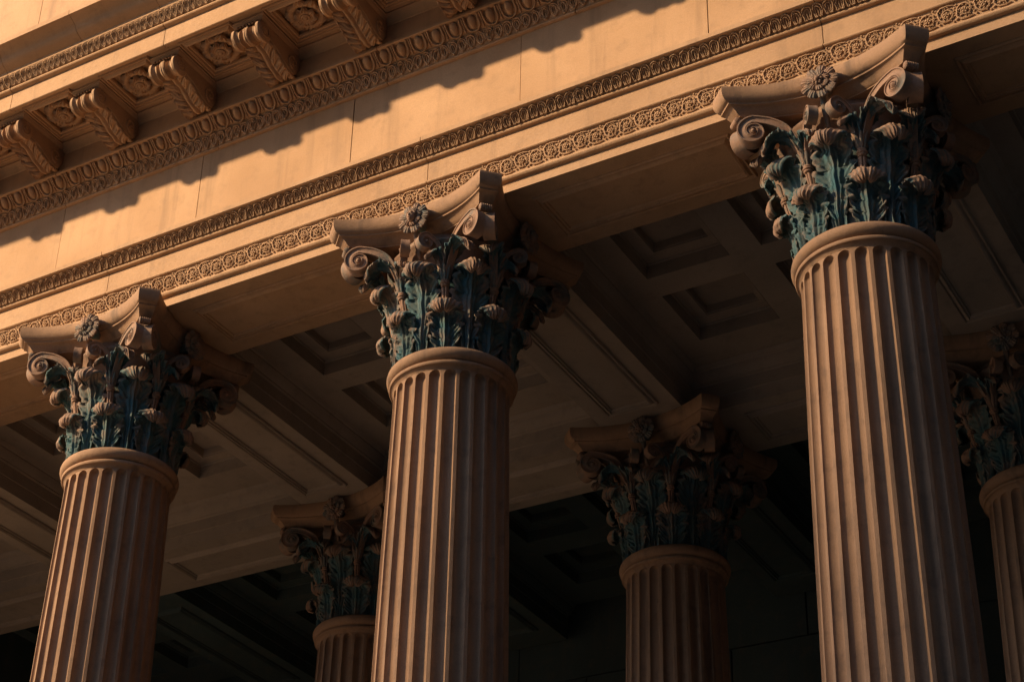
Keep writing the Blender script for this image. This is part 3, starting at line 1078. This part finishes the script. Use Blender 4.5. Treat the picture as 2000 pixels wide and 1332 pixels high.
LM = make_leafmould('leaf_carving', (-0.648, 2.290), (-0.728, 2.380), 0.098, 0.013, tube=0.0062, arch=True, tip=False)
LM = uneven(LM, 0.007, 5, 24)
for i in range(153):
    link('leaf_carving', random.choice(LM), ENT, loc=(-7.5 + 0.098 * i, 0, 0))
LM2 = make_leafmould('leaf_band', (-0.604, 3.508), (-0.664, 3.628), 0.105, 0.008, tube=0.010)
LM2 = uneven(LM2, 0.010, 5, 24)
for i in range(130):
    link('leaf_band', random.choice(LM2), ENT, loc=(-7.5 + 0.1048 * i, 0, 0), rot=(0, 0, 0), scale=(1, 1, 1) if i % 2 else (-1, 1, 1))
LM3 = make_leafmould('corona_carving', (-1.708, 4.388), (-1.790, 4.482), 0.082, 0.011, tube=0.0080)
LM3 = uneven(LM3, 0.006, 5, 24)
for i in range(180):
    link('corona_carving', random.choice(LM3), ENT, loc=(-7.4 + 0.082 * i, 0, 0))


# --------------------------------------------------- running scroll carved on the architrave
def make_scroll(flip, seed=0):
    a = Vector((0, -0.562, 1.797)); b = Vector((0, -0.600, 1.956))
    e = b - a; Ls = e.length; e.normalize()
    n = Vector((0, -e.z, e.y))

    def P(x, q, h=0.006):
        v = a + e * ((0.5 + q * 0.5 * (-1 if flip else 1)) * Ls) + n * h
        return (x, v.y, v.z)
    mb = MB()
    R = 0.070
    k = R / (Ls / 2)
    pts = []
    for i in range(34):                                    # spiral stem
        f = i / 33
        ang = PI * 1.05 - f * 2.9 * PI
        r = R * (1 - 0.74 * f)
        pts.append(P(r * math.cos(ang), r / (Ls / 2) * math.sin(ang)))
    mb.tube(pts, [0.0088 * (1 - 0.35 * i / 33) for i in range(34)], 5)
    # sweep joining the next scroll
    mb.tube([P(-R, 0.0), P(-R * 1.05, -0.5), P(-R * 0.6, -0.93), P(0.02, -0.98), P(R * 0.95, -0.86)], [0.008, 0.009, 0.008, 0.007, 0.005], 5)
    # flower in the middle
    for i in range(5):
        an = 2 * PI * i / 5
        mb.ellip(P(0.019 * math.cos(an), 0.019 / (Ls / 2) * math.sin(an), 0.008), 0.012, 0.009, 0.012, nu=6, nv=5)
    mb.ellip(P(0, 0, 0.012), 0.009, 0.009, 0.009, nu=6, nv=5)
    # leaflets round the stem
    r3 = random.Random(3 + flip + 10 * seed)
    j_ = lambda a: a * (r3.random() - 0.5)
    for i in range(11):
        an = 2 * PI * i / 11 + 0.2
        rr = R * (0.74 if i % 2 else 0.60)
        an += j_(0.5)
        mb.ellip(P(rr * math.cos(an), rr / (Ls / 2) * math.sin(an), 0.005), 0.007 + 0.006 * r3.random(), 0.009, 0.006 + 0.005 * r3.random(), nu=6, nv=5)
    for i in range(16):
        an = 2 * PI * i / 16
        rr = R * (1.02 if i % 2 else 0.88)
        an += j_(0.3)
        mb.ellip(P(rr * math.cos(an) + j_(.008), rr / (Ls / 2) * math.sin(an), 0.005), 0.006 + 0.005 * r3.random(), 0.007, 0.0065, nu=6, nv=5)
    for x, q in ((R * 1.08, 0.82), (R * 1.1, 0.35), (R * 1.05, -0.5), (-R * 0.95, 0.80), (-R * 0.95, -0.72), (R * 0.75, 0.95)):
        mb.ellip(P(x, q, 0.005), 0.012, 0.009, 0.010, nu=6, nv=5)
    return recalc(mb.mesh('scroll_carving', M_WALL, sharp=60))


SCR = [make_scroll(0, 0), make_scroll(1, 1), make_scroll(0, 2), make_scroll(1, 3), make_scroll(0, 4), make_scroll(1, 5)]
for i in range(98):
    link('scroll_carving', SCR[i % 2 + 2 * random.randrange(3)], ENT, loc=(-7.6 + 0.1572 * i, 0, 0))

# ------------------------------------------------------------------ portico ceiling
ZS, ZC = 1.60, 2.12
beam_labels = ('stone ceiling beam running inward from the left front column', 'stone ceiling beam running inward from the middle front column',
               'dark stone ceiling beam running inward from the right front column', 'stone ceiling beam running inward out of view on the left')


def beam_profile(cx, hw=0.505):
    side = [(hw, ZS), (hw, 1.775), (hw + 0.012, 1.780), (hw + 0.012, 1.93), (hw + 0.022, 1.937), (hw + 0.030, 1.95), (hw + 0.030, 1.965), (hw + 0.045, 1.975), (hw + 0.085, 2.03),
            (hw + 0.10, 2.06), (hw + 0.10, 2.075), (hw + 0.125, 2.085), (hw + 0.155, 2.118), (hw + 0.155, 2.16)]
    right = [(cx + a, z) for a, z in side]
    left = [(cx - a, z) for a, z in side]
    return right + left[::-1]


def make_beam(cx, label):
    root = empty('ceiling_beam', (cx, 0.545, ZS))
    tag(root, label, 'beam', 'beams crossing the portico ceiling')
    o = MB().profile([(p - cx, z - ZS) for p, z in beam_profile(cx)], 0.0, 3.51, axis='y').build('beam_block', M_CEIL, root, sharp=25)
    recalc(o.data)
    f = soffit_frame(root, -0.315, 0.315, 0.42, 3.06, -0.001)
    # next bay behind the rear columns, its shade put into the colour
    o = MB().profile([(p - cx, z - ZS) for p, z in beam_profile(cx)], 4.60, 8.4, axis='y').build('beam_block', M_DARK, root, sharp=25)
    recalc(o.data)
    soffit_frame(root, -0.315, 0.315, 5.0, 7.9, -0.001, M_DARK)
    return root


for cx, lb in zip(BX + (-8.15,), beam_labels):
    make_beam(cx, lb)

# rear architrave
REAR = empty('rear_architrave', (0, BY, ZS))
tag(REAR, 'dim plain architrave resting on the rear row of columns', 'architrave')
rp = [(-0.54, 0), (-0.54, 0.17), (-0.555, 0.175), (-0.555, 0.33), (-0.575, 0.34), (-0.585, 0.365), (-0.60, 0.375), (-0.65, 0.44), (-0.66, 0.47), (-0.69, 0.48), (-0.72, 0.518), (-0.72, 0.56),
      (0.72, 0.56), (0.72, 0.518), (0.69, 0.48), (0.65, 0.44), (0.60, 0.375), (0.575, 0.34), (0.555, 0.33), (0.555, 0.175), (0.54, 0.17), (0.54, 0)]
bx = [-12.2, -8.15] + [BX[0], BX[1], BX[2]] + [8.3, 12.3]
for a, b in zip(bx[:-1], bx[1:]):
    o = MB().profile(rp, a + GAP, b - GAP).build('architrave_block', M_CEIL, REAR, sharp=25); recalc(o.data)
    soffit_frame(REAR, a + 1.05, b - 1.05, -0.34, 0.34, -0.001)
# moulding along the back of the front architrave (inside the portico)
ip = [(0.541, 1.78), (0.552, 1.785), (0.552, 1.93), (0.57, 1.94), (0.575, 1.965), (0.59, 1.975), (0.63, 2.03), (0.645, 2.06), (0.645, 2.075), (0.67, 2.085), (0.70, 2.118), (0.70, 2.16), (0.541, 2.16)]
for a, b in zip(bx[:-1], bx[1:]):
    aa, bb = a + 0.66, b - 0.66
    o = MB().profile(ip, aa, bb).build('inner_moulding', M_CEIL, ENT, sharp=25); recalc(o.data)


def coffer_mesh(sx, sy, mat):
    """stepped recess opening downwards, centred on the origin, rim at z=0"""
    st = [(0.994, 0.0), (0.994, 0.16), (0.97, 0.165), (0.955, 0.185), (0.86, 0.185), (0.66, 0.185), (0.66, 0.20), (0.645, 0.205), (0.645, 0.30), (0.62, 0.305), (0.0, 0.305)]
    rows = []
    for f, h in st:
        rows.append([(-sx * f / 2, -sy * f / 2, h), (sx * f / 2, -sy * f / 2, h), (sx * f / 2, sy * f / 2, h), (-sx * f / 2, sy * f / 2, h)])
    mb = MB(); mb.grid(np.array(rows), closed_v=True)
    return recalc(mb.mesh('coffer', mat, sharp=20))


def make_bay(a, b, y0, y1, label, ys, mat=None):
    mat = mat or M_CEIL
    root = empty('coffered_ceiling', ((a + b) / 2, (y0 + y1) / 2, ZC))
    tag(root, label, 'ceiling', 'coffered ceiling panels between the beams')
    cx, cy = (a + b) / 2, (y0 + y1) / 2
    w = 0.94
    xs = [cx - 0.175 - w, cx - 0.175, cx + 0.175, cx + 0.175 + w]
    # slab as boxes around the coffers
    mb = MB()
    zt = 0.45
    L = lambda x0, x1, yy0, yy1: mb.box(x0 - cx, x1 - cx, yy0 - cy, yy1 - cy, 0.0, zt)
    L(a, xs[0], y0, y1); L(xs[1], xs[2], y0, y1); L(xs[3], b, y0, y1)
    for (p, q) in ((xs[0], xs[1]), (xs[2], xs[3])):
        L(p, q, y0, ys[0]); L(p, q, ys[1], ys[2]); L(p, q, ys[3], y1)
    mb.build('ceiling_slab', mat, root, smooth=False)
    me = coffer_mesh(w, ys[1] - ys[0], mat)
    for (p, q) in ((xs[0], xs[1]), (xs[2], xs[3])):
        for (r, t) in ((ys[0], ys[1]), (ys[2], ys[3])):
            link('coffer', me, root, loc=((p + q) / 2 - cx, (r + t) / 2 - cy, 0.0))
    return root


bays = [(-12.2, -8.15), (-8.15, BX[0]), (BX[0], BX[1]), (BX[1], BX[2]), (BX[2], 8.3)]
bl = ('far left out of view', 'left of the left front column', 'between the left and middle columns', 'between the middle and right columns', 'right of the large right column')
for (a, b), l in zip(bays, bl):
    make_bay(a + 0.66, b - 0.66, 0.70, 3.88, 'coffered stone ceiling ' + l + ', front bay', (1.08, 2.06, 2.42, 3.40))
    make_bay(a + 0.66, b - 0.66, 5.32, 8.95, 'coffered ceiling coloured dark for shade, ' + l + ', behind the rear columns', (5.9, 6.9, 7.35, 8.35), M_DARK)
MB().box(-13, 13, 0.3, 9.6, 2.58, 2.9).build('roof_slab', M_DARK, ENT, smooth=False)

# back wall of the portico and end walls
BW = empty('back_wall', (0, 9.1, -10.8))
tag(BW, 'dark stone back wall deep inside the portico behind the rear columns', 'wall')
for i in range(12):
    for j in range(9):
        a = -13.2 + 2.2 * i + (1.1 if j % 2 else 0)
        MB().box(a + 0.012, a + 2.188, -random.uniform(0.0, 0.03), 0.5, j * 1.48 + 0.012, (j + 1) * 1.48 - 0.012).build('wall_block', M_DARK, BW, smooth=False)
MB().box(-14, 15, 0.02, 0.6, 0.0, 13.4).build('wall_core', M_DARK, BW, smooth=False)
EWL = empty('end_wall', (13.2, 0, -10.8))
tag(EWL, 'plain stone end wall closing the portico, out of view to the right', 'wall')
MB().box(0, 0.6, 1.0, 9.2, 0, 13.4).build('wall_face', M_DARK, EWL, smooth=False)
EWR = empty('end_wall', (-12.9, 0, -10.8))
tag(EWR, 'plain stone end wall closing the portico, out of view to the left', 'wall')
MB().box(0, 0.6, 0.7, 9.2, 0, 13.4).build('wall_face', M_DARK, EWR, smooth=False)
# unseen block added on the right; it keeps the open sky off that side
GB = empty('sky_blocker_right', (15.0, -4.0, -11.4))
tag(GB, 'dark block added close on the right to keep sky off, out of view', 'light blocker')
MB().box(0, 22, -42, 0, 0, 46).build('sky_blocker_body', M_TOWER2, GB, smooth=False)
OT = empty('sky_blocker_left', (-320.0, -125.0, -11.4))  # unseen row added to block low sky on the left
tag(OT, 'long dark block added far on the left to cut low sky, out of view', 'light blocker')
MB().box(0, 307, -16, 0, 0, 46).build('sky_blocker_body', M_TOWER2, OT, smooth=False)
gm = MB()
for f in range(12):
    gm.box(0.5, 306.5, -0.1, 0.05, f * 3.7 + 1.0, f * 3.7 + 2.9)
gm.build('blocker_window_band', M_GLASS, OT, smooth=False)
OB = empty('sky_blocker_front', (-12.0, -58.0, -11.4))  # unseen row added to keep low sky light out of the portico
tag(OB, 'long dark block added behind the camera to cut low sky, out of view', 'light blocker')
MB().box(0, 170, -18, 0, 0, 47).build('sky_blocker_body', M_TOWER2, OB, smooth=False)
gm = MB()
for f in range(12):
    gm.box(0.5, 169.5, -0.1, 0.05, f * 3.7 + 1.0, f * 3.7 + 3.2)
gm.build('blocker_window_band', M_GLASS, OB, smooth=False)
gm = MB()
for f in range(12):
    gm.box(-0.05, 22.05, -42.05, 0.05, f * 3.7 + 1.0, f * 3.7 + 3.2)
gm.build('blocker_window_band', M_GLASS, GB, smooth=False)

# ------------------------------------------------------------------ added unseen tower, its roof line shaped to shade the lower columns
LD = 250.0
Z_EDGE = -1.0
H = Vector((SUN.y, -SUN.x, 0)).normalized()            # horizontal, across the sun's direction
if H.x < 0: H = -H
P0 = Vector((0, -0.5, Z_EDGE)) + SUN * LD
TW = empty('shade_tower', (P0.x, P0.y, -11.4))
TW.rotation_euler = (0, 0, math.atan2(H.y, H.x))
tag(TW, 'distant tower with a stepped roof, added to shade the lower columns, out of view', 'light blocker')
top = P0.z + 11.4
# local x runs along H, local y towards -sun side; the stepped body
MB().box(-2.4, 60, -30, 0, 0, top).build('shade_tower_body', M_TOWER, TW, smooth=False)
MB().box(1.6, 60, -30, 0, top, top + 3.8).build('shade_setback', M_TOWER, TW, smooth=False)
MB().box(5.0, 60, -30, 0, top + 3.8, top + 30).build('shade_upper_body', M_TOWER, TW, smooth=False)
wm = MB()
for f in range(int(top / 3.6)):
    wm.box(-1.8, 59.2, -0.1, 0.05, f * 3.6 + 1.2, f * 3.6 + 3.0)
wm.build('blocker_window_band', M_GLASS, TW, smooth=False)
